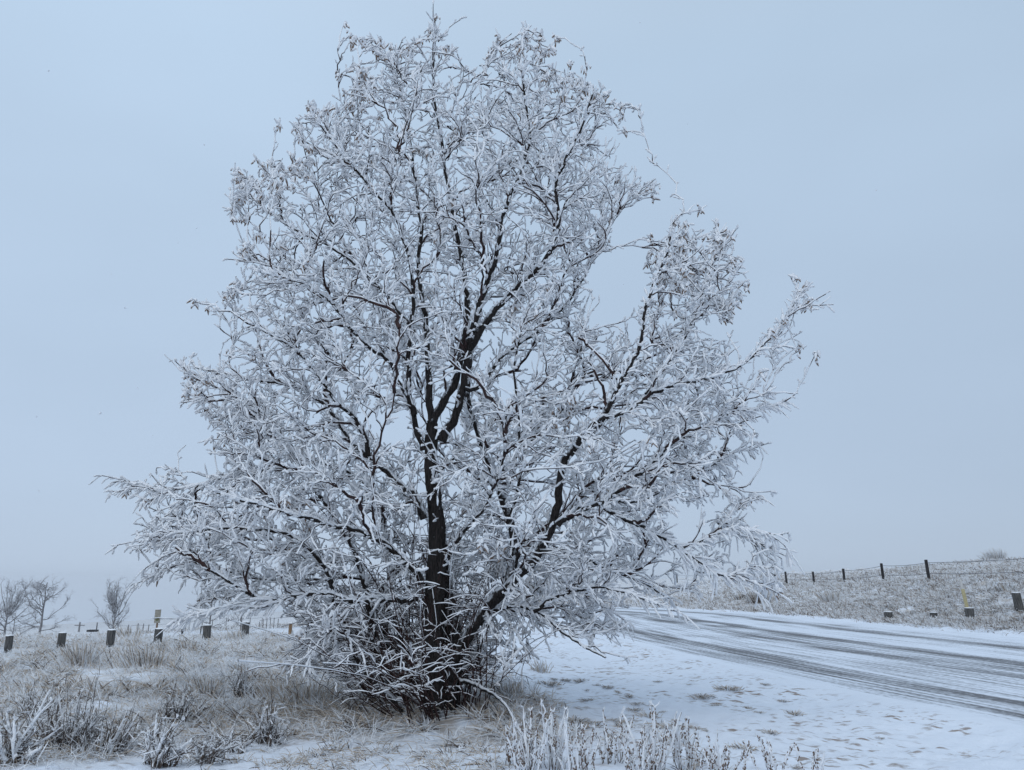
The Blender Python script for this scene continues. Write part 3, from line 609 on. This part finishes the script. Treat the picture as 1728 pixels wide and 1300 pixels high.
for i, (x, y) in enumerate([q for q in tuft_px if q[0] < 1330 or q[0] in (1340, 1480)]):
    k = i % 4
    o = protos[k] if k not in first else protos[k].copy()
    if k in first: C.objects.link(o)
    first.add(k)
    o.location = hit(x, y+6); s = rng.choice([.4, .55, .7, .9, 1.2])*rng.uniform(.85, 1.15); o.scale = (s*1.2, s, s*.9); o.rotation_euler = (0, 0, rng.uniform(0, 6.28))
    tag(o, 'small brown grass tuft poking through the smooth snow between tree and road', 'grass tuft', 'grass tufts on the snowy verge')

# frosted weeds: stalky individuals
def weed(name, loc, label, cat, group, nst, h, spread, fat, brown=.5, lean=(0, 0), branchy=1, seedy=True, dark=0):
    root = empty(name, loc, label, cat, group); st, fr_, sd = Mb(), Mb(), Mb()
    S_, Wd = [], []
    for i in range(nst):
        a = rng.uniform(0, 6.28); r_ = rng.uniform(0, spread*.3); p = np.array([math.cos(a)*r_, math.sin(a)*r_, -.03])
        le = rng.uniform(.05, spread); d = np.array([math.cos(a)*le+lean[0], math.sin(a)*le+lean[1], 1.]); ln = h*rng.uniform(.55, 1.08)
        f = np.linspace(0, 1, 8)[:, None]; Q = p+d*ln*f*.95+rng.normal(0, .10+.14*bool(dark), 3)*ln*f**2; Q[1:] += rng.normal(0, .006, (7, 3)); S_.append(Q)
    S_ = np.array(S_); st.tube(S_, np.linspace(.0042, .002, 8)[None]*np.ones((len(S_), 1)), 5)
    if dark:
        D_ = S_[rng.integers(0, len(S_), nst*dark)]*rng.uniform(.55, 1.25, (nst*dark, 1, 3)); D_[:, 1:] += np.cumsum(rng.normal(0, .012, (nst*dark, 7, 3)), 1); st.tube(D_, np.linspace(.0055, .002, 8)[None]*np.ones((len(D_), 1)), 4)
        tw_ = D_[:, 3:7].reshape(-1, 1, 3)+rng.normal(0, 1, (len(D_)*4, 1, 3))*np.linspace(0, .07, 4)[None, :, None]; st.tube(tw_, np.full(tw_.shape[:2], .0022), 3); k_ = rng.random(len(tw_)) < .6; fr_.tube(tw_[k_]+np.array([0, 0, .003]), np.array([.3, .8, 1, .3])[None]*rng.uniform(.003, .007, (k_.sum(), 1)), 5)
    fat_ = fat*rng.uniform(.6, 1.2, (len(S_), 1))*np.array([.25, .5, .8, 1, 1.1, 1.1, .95, .5])[None]*rng.uniform(.65, 1.3, S_.shape[:2])
    fr_.tube(S_+np.array([-.004, .002, .003]), fat_, 7)
    for Q in S_:
        for j in range(branchy*9):
            k = rng.integers(2, 8); d = rng.normal(0, .7, 3); d[2] = abs(d[2])*1.2+.9; d /= np.linalg.norm(d); l_ = rng.uniform(.02, .06)*h/.5
            f = np.linspace(0, 1, 4)[:, None]; q = Q[k]+d*l_*f; q[1:] += rng.normal(0, .003, (3, 3)); fr_.tube(q, fat*np.array([.5, .75, .7, .3])*rng.uniform(.6, 1.1), 5)
        if seedy and rng.random() < brown+.2:
            for j in range(24):
                t = rng.uniform(2.2, 7); k = int(t); q0 = Q[k]+(Q[min(k+1, 7)]-Q[k])*(t-k); d = rng.normal(0, 1, 3); d /= np.linalg.norm(d); q0 = q0+d*fat*.62
                sd.tube(np.array([q0, q0+d*.006+[0, 0, .004], q0+d*.008+[0, 0, .013]]), [.003, .0058, .002], 5)
    def bl(mb, nm, m):
        if mb.n: o = mb.build(nm, m, root)
    bl(st, 'stems', 'blade_d'); bl(fr_, 'frost', 'frost'); bl(sd, 'seed_heads', 'seed')
    for o in root.children:
        if o.name.startswith('seed_heads'): o['kind'] = 'stuff'
    return root
WL = 'frosted stalky weed with brown seed heads at the bottom edge right of the tree'
wl = [(868,1308,10,.34,.25,.010),(905,1306,14,.44,.28,.013),(945,1308,14,.50,.28,.014),(985,1310,12,.46,.25,.012),(1030,1306,12,.42,.22,.012),(1070,1304,10,.40,.22,.011),(1110,1310,13,.56,.24,.014),(1150,1306,9,.46,.22,.012),(1185,1312,9,.36,.26,.012),(1225,1318,6,.28,.3,.010),(1310,1312,7,.32,.28,.013),(1355,1310,4,.24,.25,.013),(890,1270,7,.30,.22,.010)]
wy = [7.3, 7.0, 7.2, 6.8, 7.4, 6.9, 7.1, 7.3, 6.8, 7.0, 7.1, 7.2, 8.2]
for i, (x, y, n_, h_, sp, ft) in enumerate(wl):
    Yw = wy[i]; p = at(x+rng.uniform(-12, 12), 1290, Yw); p = gpt(p[0], Yw); h_ = h_+.07*(7.6-Yw)/.6; sp = sp*rng.uniform(1.0, 1.7)
    if i == 6: lb, gp = 'tallest clump of frosted stalks with brown seed heads at the bottom edge right of tree', None
    elif i == 10: lb, gp = 'small clump of frosted brown stalks alone at the bottom edge, below the snowy verge', None
    elif i == 11: lb, gp = 'rightmost frosted stalks at the bottom edge, two or three thick white stems', None
    elif i == 12: lb, gp = 'short frosted weed just behind the bottom row of stalks, nearest the trunk', None
    else: lb, gp = WL, 'frosted weeds along the bottom edge right of the tree'
    weed('frosted_weed', p, lb, 'weed', gp, int(n_*1.4), h_*rng.uniform(.8, 1.05), sp*1.2, ft*.66, brown=.5)
BL = [(28,1290,16,.42,.45,.016,'thickly frosted bush cut off by the bottom left corner'),(115,1262,26,.46,.55,.009,'dark-stemmed frosted bush near the bottom left corner'),
      (175,1275,18,.36,.6,.010,'low frosted bush just right of the dark bush at bottom left'),(262,1292,18,.36,.42,.013,'bush with fat snow-loaded stems, lower left, leaning over'),
      (300,1222,14,.38,.35,.009,'upright dark twiggy shrub in the lower left field'),(402,1180,14,.42,.28,.009,'slender frosted shrub with brown base left of the tree'),
      (452,1255,14,.36,.30,.010,'fuzzy frosted shrub between the trunk and the lower left bushes'),(395,1272,8,.22,.5,.008,'sparse frosted shrub with bare dark twigs at lower left centre'),
      (60,1215,14,.34,.5,.008,'loose frosted grass-like bush at the left edge of the near field'),(345,1285,10,.2,.5,.009,'smallest frosted shrub at the bottom edge left of the trunk')]
for x, y, n_, h_, sp, ft, lb in BL:
    weed('frosted_shrub', hit(x, min(y, 1297)), lb, 'shrub', None, int(n_*1.2), h_*1.05, sp*1.25, ft*.8, branchy=2, seedy=False, dark=3)
# clumps of taller tan grass in the left field and dark bushes over the road
def clump(name, p, lab, cat, group, n, h, spread, mats, share, wid):
    mb = Mb(); a = rng.uniform(0, 6.28, n); r_ = np.abs(rng.normal(0, spread*.3, n)); P0 = np.stack([np.cos(a)*r_, np.sin(a)*r_, np.zeros(n)-.03], 1)
    le = rng.uniform(.05, .7, n); d = np.stack([np.cos(a)*le-.15, np.sin(a)*le, np.ones(n)], 1); ln = h*rng.uniform(.5, 1.1, n); f = np.linspace(0, 1, 5)[None, :, None]
    P = P0[:, None]+d[:, None]*ln[:, None, None]*f+np.array([0, 0, -1.])*(ln*le*.35)[:, None, None]*f**2; P[:, 1:] += rng.normal(0, .01, (n, 4, 3))
    Rr = wid*rng.uniform(.6, 1.2, n)[:, None]*np.array([1, 1, .9, .8, .4])[None]; u = rng.random(n); c0 = 0
    for i, s in enumerate(share):
        k = (u >= c0) & (u < c0+s); mb.tube(P[k], Rr[k], 4, i); c0 += s
    o = mb.build(name, mats); o.location = p; return tag(o, lab, cat, group)
CM = ['blade_w', 'blade_t', 'blade_d']
for x, y, n_, h_, sp, sh, lb in [
  (135,1122,260,.5,.8,(.45,.35,.2),'tan grass clump with dark base behind the left bushes'),(245,1130,300,.52,1.0,(.5,.35,.15),'wide tan grass clump with dark base in the left field'),
  (320,1102,170,.34,.7,(.5,.3,.2),'small tan grass clump below the middle wooden posts'),(215,1078,150,.5,.9,(.4,.5,.1),'pale tan grass by the third post from the left'),
  (400,1082,120,.4,.6,(.4,.5,.1),'tan grass clump at the foot of the rightmost dark post'),(345,1170,200,.30,.6,(.4,.5,.1),'golden grass clump left of the slender shrub'),(470,1178,260,.32,.9,(.3,.65,.05),'wide golden straw clump between the slender shrub and the trunk'),
  (275,1098,120,.3,.6,(.6,.3,.1),'frosted grass clump at the foot of the leaning dark post'),(915,1135,70,.28,.3,(.5,.5,0),'fine pale grass clump standing at the edge of the smooth snow'),
  (520,1190,260,.34,.8,(.35,.6,.05),'straw grass clump left of the trunk'),(860,1180,240,.30,.5,(.5,.45,.05),'frosted straw grass just right of the trunk')]:
    clump('grass_clump', hit(x, y), lb, 'grass clump', None, n_, h_, sp, CM, sh, .0045*(1+.02*abs(y-1300)/10))
for x, y, n_, h_, sp, sh, lb in [
  (1285,1020,420,1.0,1.7,(.30,.15,.55),'dark brown bush at the roadside under the right branch tips'),(1250,1012,160,.5,1.0,(.35,.2,.45),'smaller dark bush at the roadside behind the right branches'),
  (1405,1016,200,.8,1.6,(.6,.25,.15),'grey frosted bush with dark base on the bank below the fence'),(1700,1000,150,.5,1.2,(.55,.25,.2),'low dark twiggy bush on the bank near the round post')]:
    clump('roadside_bush', hit(x, y), lb, 'bush', None, n_, h_, sp, CM, sh, .013)
for px_, Y_, h_, lb in [(1697,112,3.1,'larger frosted bush on the hilltop skyline at far right'),(1683,112,2.2,'smaller grey bush on the hilltop skyline at far right')]:
    clump('hilltop_bush', at_base(px_, Y_), lb, 'bush', None, 420, h_*.75, 1.1, CM, (.7, .2, .1), .02)

# ------------------------------------------------------------------ posts, fences, signs
def lumpy_post(root, name, h, r, m, capm=True, sides=12, lean=(0, 0), sq=False):
    k = 8; f = np.linspace(0, 1, k); P = np.stack([lean[0]*f*h, lean[1]*f*h, -.15+f*(h+.15)], 1)
    V, F_ = tubes(P[None], np.full((1, k), r), sides); V = V.reshape(k, sides, 3); an = 1+.07*rng.normal(0, 1, (1, sides, 1))+.02*rng.normal(0, 1, (k, sides, 1))
    V = P[:, None]+(V-P[:, None])*an; V[-1, :, 2] += rng.normal(0, .006, sides); top = V[-1].copy(); V = V.reshape(-1, 3)
    c = len(V); V = np.r_[V, [P[-1]]]; F2 = [[c-sides+i, c-sides+(i+1) % sides, c, c] for i in range(sides)]
    mb = Mb().add(V, F_)
    # end grain
    mid = P[-1]+(top-P[-1])*.5
    VV = np.r_[top, mid, P[-1]+(top-P[-1])*.02]; idx_ = np.arange(sides)
    FF = [[i, (i+1) % sides, sides+(i+1) % sides, sides+i] for i in idx_]+[[sides+i, sides+(i+1) % sides, 2*sides+(i+1) % sides, 2*sides+i] for i in idx_]
    mb.add(VV, FF); mb.build(name, m, root)
    if capm:
        P2_ = np.stack([np.full(4, P[-1, 0]), np.full(4, P[-1, 1]), P[-1, 2]+np.array([.001, .014, .024, .027])], 1)
        Mb().tube(P2_, [r*1.0, r*.97, r*.7, r*.02], sides).build('snow_cap', 'snowcap', root)
SP = [(12,1101,.34,'wooden bollard at the left edge, frost-flecked front, first of the row'),(102,1096,.34,'dark square-looking wooden bollard second from the left, right of the left trees'),(185,1091,.34,'dark wooden bollard third from the left, under the lone bare tree'),
      (265,1089,.36,'dark wooden bollard half hidden by a hanging frosted twig, below the small sign'),(348,1083,.34,'grey wooden bollard with metal frame behind, fifth from the left'),(413,1078,.34,'grey wooden bollard nearest the big tree, rightmost of the row')]
for x, y, h_, lb in SP:
    p = hit(x, y, 12, 60); r_ = empty('wooden_bollard', p, lb, 'bollard', 'wooden bollards along the left field')
    d = p[1]; lumpy_post(r_, 'post', 25/1300*d*1.0, 6.0/1300*d, 'wood')
    r_.rotation_euler = (0, rng.normal(0, .03), rng.uniform(0, 6))
p = hit(489, 1074, 12, 70); r_ = empty('wooden_post', p, 'slim orange-brown round post standing in snow behind the left side of the tree', 'post'); lumpy_post(r_, 'post', 20/1300*p[1], 3.0/1300*p[1], 'wood_brown')
p = at_base(313, 45); r_ = empty('wooden_post', p, 'tiny dark post in the snow far behind the row of bollards', 'post'); lumpy_post(r_, 'post', .30, .055, 'wood_dark', capm=False)
# small sign
p = hit(262, 1082, 12, 60); D = p[1]; r_ = empty('small_sign', p, 'small weathered tan sign board with greenish round emblem on a thin post', 'sign'); u_ = D/1300
Mb().tube([[0, 0, -.1], [0, 0, 30*u_]], [1.6*u_, 1.5*u_], 8).build('post', 'wood_brown', r_)
s_o = Mb().box((0, -.03, 38*u_), (4.6*u_, .012, 10.5*u_)).build('sign_panel', 'sign', r_, smooth=False)
a_ = np.linspace(0, 2*math.pi, 25)[:-1]; em = Mb(); V = np.array([[0, 0, 0]]+[[math.cos(q)*3*u_, 0, math.sin(q)*3.4*u_] for q in a_])+np.array([0, -.046, 34*u_])
V2 = np.r_[V[1:], V[1:]+np.array([0, .004, 0])]; em.add(np.r_[V2, V[:1]], [[i, (i+1) % 24, 24+(i+1) % 24, 24+i] for i in range(24)]); em.add(np.r_[V[1:], V[:1]+(V[1:]-V[:1])*.03], [[i, (i+1) % 24, 24+(i+1) % 24, 24+i] for i in range(24)])
em.build('emblem', 'emblem', s_o)
Mb().box((0, -.03, 49*u_), (4.8*u_, .02, .6*u_)).build('snow_cap', 'snowcap', r_)
# metal frame
p = at_base(350, 40); r_ = empty('metal_frame', p, 'thin dark metal rail frame just behind the fifth bollard', 'rail'); q = 40/1300; zt = at(350, 1058, 40)[2]-p[2]
Mb().tube([[-6*q, 0, -.1], [-6*q, 0, zt]], [.03, .03], 6).build('leg', 'metal', r_); Mb().tube([[6*q, 0, -.1], [6*q, 0, zt]], [.03, .03], 6).build('leg', 'metal', r_)
Mb().tube([[-6.8*q, 0, zt], [6.8*q, 0, zt]], [.03, .03], 6).build('top_rail', 'metal', r_)
# utility pole and things on the far left rise
def top_at(px_, py_, Y_): return at(px_, py_, Y_)[2]
p = at_base(140, 180); zt = top_at(140, 1050, 180)-p[2]; r_ = empty('utility_pole', p, 'distant utility pole with crossarm on the far left rise', 'utility pole')
Mb().tube([[0, 0, -.5], [0, 0, zt]], [.22, .16], 8).build('pole', 'far_bark', r_); Mb().box((0, 0, zt-.7), (1.1, .08, .09)).build('crossarm', 'far_bark', r_)
Mb().tube([[-.35, -.2, zt-3.4], [-.35, -.2, zt-2.2]], [.3, .3], 8).build('transformer', 'far_bark', r_)
def far_fence(name, pts, label, hgt, rad_, wires, Y_fn):
    P0 = [at_base(x, Y_fn(x)) for x in pts]; c = np.array(P0[0]); r_ = empty(name, c, label, 'fence')
    for p in P0:
        q = p-c; Mb().tube([q+[0, 0, -.2], q+[0, 0, hgt*rng.uniform(.85, 1.1)]], [rad_, rad_], 6).build('fence_post', 'far_bark', r_)
    for zf in wires:
        W_ = np.array([p-c+np.array([0, 0, hgt*zf]) for p in P0]); Mb().tube(W_, np.full(len(W_), .02), 4).build('wire', 'wire', r_)
far_fence('distant_fence', [205,222,238,247,256,290,318,332,345,362,385,405,425,445], 'distant line of fence posts climbing the snowy hill behind the small trees', 1.4, .07, (.9,), lambda x: 125+(x-205)*.12)
far_fence('distant_gate_fence', [441,447,453,459,465,472,505,540], 'closely spaced distant rail fence behind the left edge of the big tree', 1.3, .045, (.95,), lambda x: 95)
p = at_base(163, 175); r_ = empty('distant_trailer', p, 'tiny dark low equipment with an upright mast on the far left skyline', 'equipment'); z0 = max(0, top_at(163, 1068, 175)-p[2])
Mb().box((0, 0, z0*.4+.3), (.9, .8, z0*.4+.2)).build('body', 'wood_dark', r_, smooth=False); Mb().tube([[.8, 0, 0], [.8, 0, z0+2]], [.12, .1], 6).build('mast', 'metal', r_)

# fence beyond the road
FP = [(1253,1000,975),(1327,987,965),(1373,986,965),(1425,985,960),(1491,981,951),(1568,977,945)]
fr_root = empty('wire_fence', gpt(27.3, 60), 'wire fence with dark leaning wooden posts along the bank beyond the road', 'fence')
c = np.array(fr_root.location); posts = []
for x, yb, yt in FP:
    s = (x-864)/1300/1.031; X_ = 27.3; Y_ = X_/s; b_ = gpt(X_, Y_); zt = top_at(x, yt, Y_); h_ = max(1.0, zt-b_[2]); posts.append((b_, h_, x))
posts.append((gpt(27.4, 38.5), 1.5, 0)); posts.append((gpt(27.4, 30), 1.5, 0)); posts.insert(0, (gpt(27.0, 108), 1.4, 0)); posts.insert(0, (gpt(27.0, 130), 1.4, 0))
for b_, h_, x in posts:
    q = b_-c; wpx = 6.5/1300*b_[1]/2
    if x == 1491: wpx *= 1.35
    lx = rng.normal(0, .03); k = 5; f = np.linspace(0, 1, k)[:, None]
    P = q+np.array([lx*h_, 0, h_+.2])*f-np.array([0, 0, .2]); Mb().tube(P, np.full(k, min(wpx, .10))*rng.uniform(.94, 1.06, k), 9).tube(np.array([P[-1], P[-1]+[0, 0, .012]]), [min(wpx, .10), .01], 9).build('fence_post', 'wood_dark', fr_root)
for zf in (.88, .42):
    pts = []
    for i in range(len(posts)-1):
        a0 = posts[i][0]+[0, -.1, posts[i][1]*zf]; a1 = posts[i+1][0]+[0, -.1, posts[i+1][1]*zf]
        for t in np.linspace(0, 1, 7)[:-1]: pts.append(a0*(1-t)+a1*t-np.array([0, 0, .35*t*(1-t)]))
    pts.append(a1); pts = np.array(pts)-c; Mb().tube(pts, np.full(len(pts), .017), 5).build('wire', 'wire', fr_root)
# stubs on the far roadside
for x, yb, hpx, wpx, lb in [(1500,1046,12,6.2,'short square dark stub post nearest the road, leftmost beyond the road'),(1577,1047,12,6.0,'short dark stub post in frosted grass, middle one beyond the road'),(1638,1046,18,7.0,'short thick post with snowy top beside the yellow marker'),(1722,1031,28,6.5,'round dark leaning post at the right edge of the bank')]:
    p = hit(x, yb, 20, 80); d = p[1]; r_ = empty('stub_post', p, lb, 'post'); lumpy_post(r_, 'post', hpx/1300*d, wpx/1300*d, 'wood', lean=(-.08, 0) if x > 1700 else (0, 0), sides=12)
p = hit(1634, 1034, 20, 80); d = p[1]; r_ = empty('marker_post', p, 'leaning yellow marker post with pale top beyond the road', 'marker'); q = d/1300
Mb().box((0, 0, 18*q), (2.7*q, .02, 19*q)).build('post', 'fiber', r_, smooth=False); Mb().box((0, 0, 45*q), (2.2*q, .018, 8*q)).build('pale_top', 'marker_top', r_, smooth=False); r_.rotation_euler = (0, R(-6), 0)

# ------------------------------------------------------------------ bare trees on the left
def bare_tree(px_, base_Y, top_py, wid_px, lab, seed, fork=False, gnarl=0, twk=1.):
    r = np.random.default_rng(seed); p = at_base(px_, base_Y); H = top_at(px_, top_py, base_Y)-p[2]; Wd = wid_px/1300*base_Y
    root = empty('bare_tree', p, lab, 'tree'); tr, crn, twg = Mb(), Mb(), Mb(); th = H*.97
    K = 8; f = np.linspace(0, 1, K)[:, None]; T0 = np.array([0, 0, 1.])*th*f*(.62 if fork else 1)+np.c_[r.normal(0, .012*H, (K, 2))*f, np.zeros(K)]; T0[0, 2] = -.3
    tr.tube(T0, np.linspace(.022*H, .006*H, K), 8)
    lv1 = []
    nb = 15
    for i in range(nb):
        t = .16+.80*(i/nb)**.9; k = t*(K-1); k0 = min(int(k), K-2); b0 = T0[k0]+(T0[k0+1]-T0[k0])*(k-k0); a = r.uniform(0, 6.28)
        reach = Wd*.5*(1.0-.62*max(0, t-.25)/.75)*r.uniform(.7, 1.08); rise = (th-b0[2])*r.uniform(.45, .9) if t > .4 else th*r.uniform(.12, .35)
        ff = np.linspace(0, 1, 7)[:, None]; Q = b0+np.array([math.cos(a)*reach, math.sin(a)*reach, 0])*ff**.9+np.array([0, 0, rise])*ff**1.4; Q[1:] += r.normal(0, .014*H, (6, 3)); lv1.append(Q)
    if fork:
        for sx_ in (-1, 1, .2, -.5):
            ff = np.linspace(0, 1, 7)[:, None]; Q = T0[5]+np.array([sx_*Wd*.2, r.normal(0, .3), 0])*ff**.8+np.array([0, 0, th-T0[5][2]])*ff; Q[1:] += r.normal(0, .008*H, (6, 3)); lv1.append(Q)
    lv1 = np.array(lv1); crn.tube(lv1, np.linspace(.0085*H, .003*H, 7)[None]*np.ones((len(lv1), 1)), 6)
    def sub(P, per, l, up_):
        o = []
        for Q in P:
            for j in range(per):
                k = r.integers(1, len(Q)); t = Q[min(k, len(Q)-1)]-Q[k-1]; t = t/(np.linalg.norm(t)+1e-6); d = t+r.normal(0, .55, 3)+[0, 0, up_]; d /= np.linalg.norm(d); ff = np.linspace(0, 1, 5)[:, None]
                q = Q[k]+d*l*H*r.uniform(.5, 1.2)*ff; q[1:] += r.normal(0, .006*H, (4, 3)); o.append(q)
        return np.array(o)
    l2 = sub(lv1, 8, .13, .25); crn.tube(l2, np.linspace(.0036*H, .0016*H, 5)[None]*np.ones((len(l2), 1)), 4)
    l3 = sub(l2, 5, .075, .15); twg.tube(l3, np.linspace(.0020*H, .0012*H, 5)[None]*np.ones((len(l3), 1))*twk, 3)
    l4 = sub(l3[::2], 3, .045, .15); twg.tube(l4, np.linspace(.0015*H, .0010*H, 5)[None]*np.ones((len(l4), 1))*twk, 3)
    tr.build('trunk', 'far_bark', root); crn.build('branches', 'far_bark', root); twg.build('twigs', 'far_twig', root)
bare_tree(16, 66, 984, 112, 'bare spreading tree cut by the left edge, forked trunk', 1, fork=True)
bare_tree(75, 62, 980, 92, 'round bare tree second from the left, behind the first two bollards', 2)
bare_tree(197, 64, 984, 66, 'lone slim bare tree with forked crown behind the third bollard', 3, fork=True)
bare_tree(358, 58, 990, 66, 'bare tree with dark leaning stem behind the big tree\'s left branch tips', 4)
bare_tree(410, 58, 1000, 64, 'bushy bare tree behind the rightmost bollard, partly hidden by the big tree', 5)
bare_tree(30, 95, 1030, 100, 'low grey bushy tree behind the leftmost two bare trees', 6)

# ------------------------------------------------------------------ a few falling snowflakes
SFp = [(170,698,3.0),(62,703,3.2),(212,520,3.0),(82,120,3.1),(66,829,4),(1478,322,3.4),(332,385,5),(345,245,4.4),(188,463,5),(232,655,4.6),(1080,38,5),(1160,210,6),(1052,480,4.4),(258,735,5),(300,410,6)]
fm0 = Mb()
for j in range(9):
    q = rng.normal(0, .0022, 3); d = rng.normal(0, .002, 3); fm0.tube(np.array([q-d, q, q+d]), [.0006, .0019, .0006], 5)
fo = fm0.build('snowflake', 'frost')
for i, (x, y, D) in enumerate(SFp):
    o = fo if i == 0 else fo.copy()
    if i: C.objects.link(o)
    o.location = at(x, y, D); s = rng.uniform(.6, 1.3); o.scale = (s, s, s); o.rotation_euler = tuple(rng.uniform(0, 6, 3)); tag(o, 'small snowflake falling through the air', 'snowflake', 'falling snowflakes')

# ------------------------------------------------------------------ haze
HAZE = .0004
zs0 = GZ.min()-1
hb = Mb().box((0, 0, (zs0+13.5)/2), (1000, 1000, (13.5-zs0)/2))
M['haze'] = bpy.data.materials.new('haze_air'); M['haze'].use_nodes = True; t = M['haze'].node_tree; t.nodes.clear()
ho = N('ShaderNodeOutputMaterial', t); pv = N('ShaderNodeVolumePrincipled', t); pv.inputs['Color'].default_value = (.95, .97, 1, 1); pv.inputs['Density'].default_value = HAZE; t.links.new(pv.outputs[0], ho.inputs['Volume'])
hz_o = hb.build('haze', 'haze', smooth=False); tag(hz_o, kind='stuff')
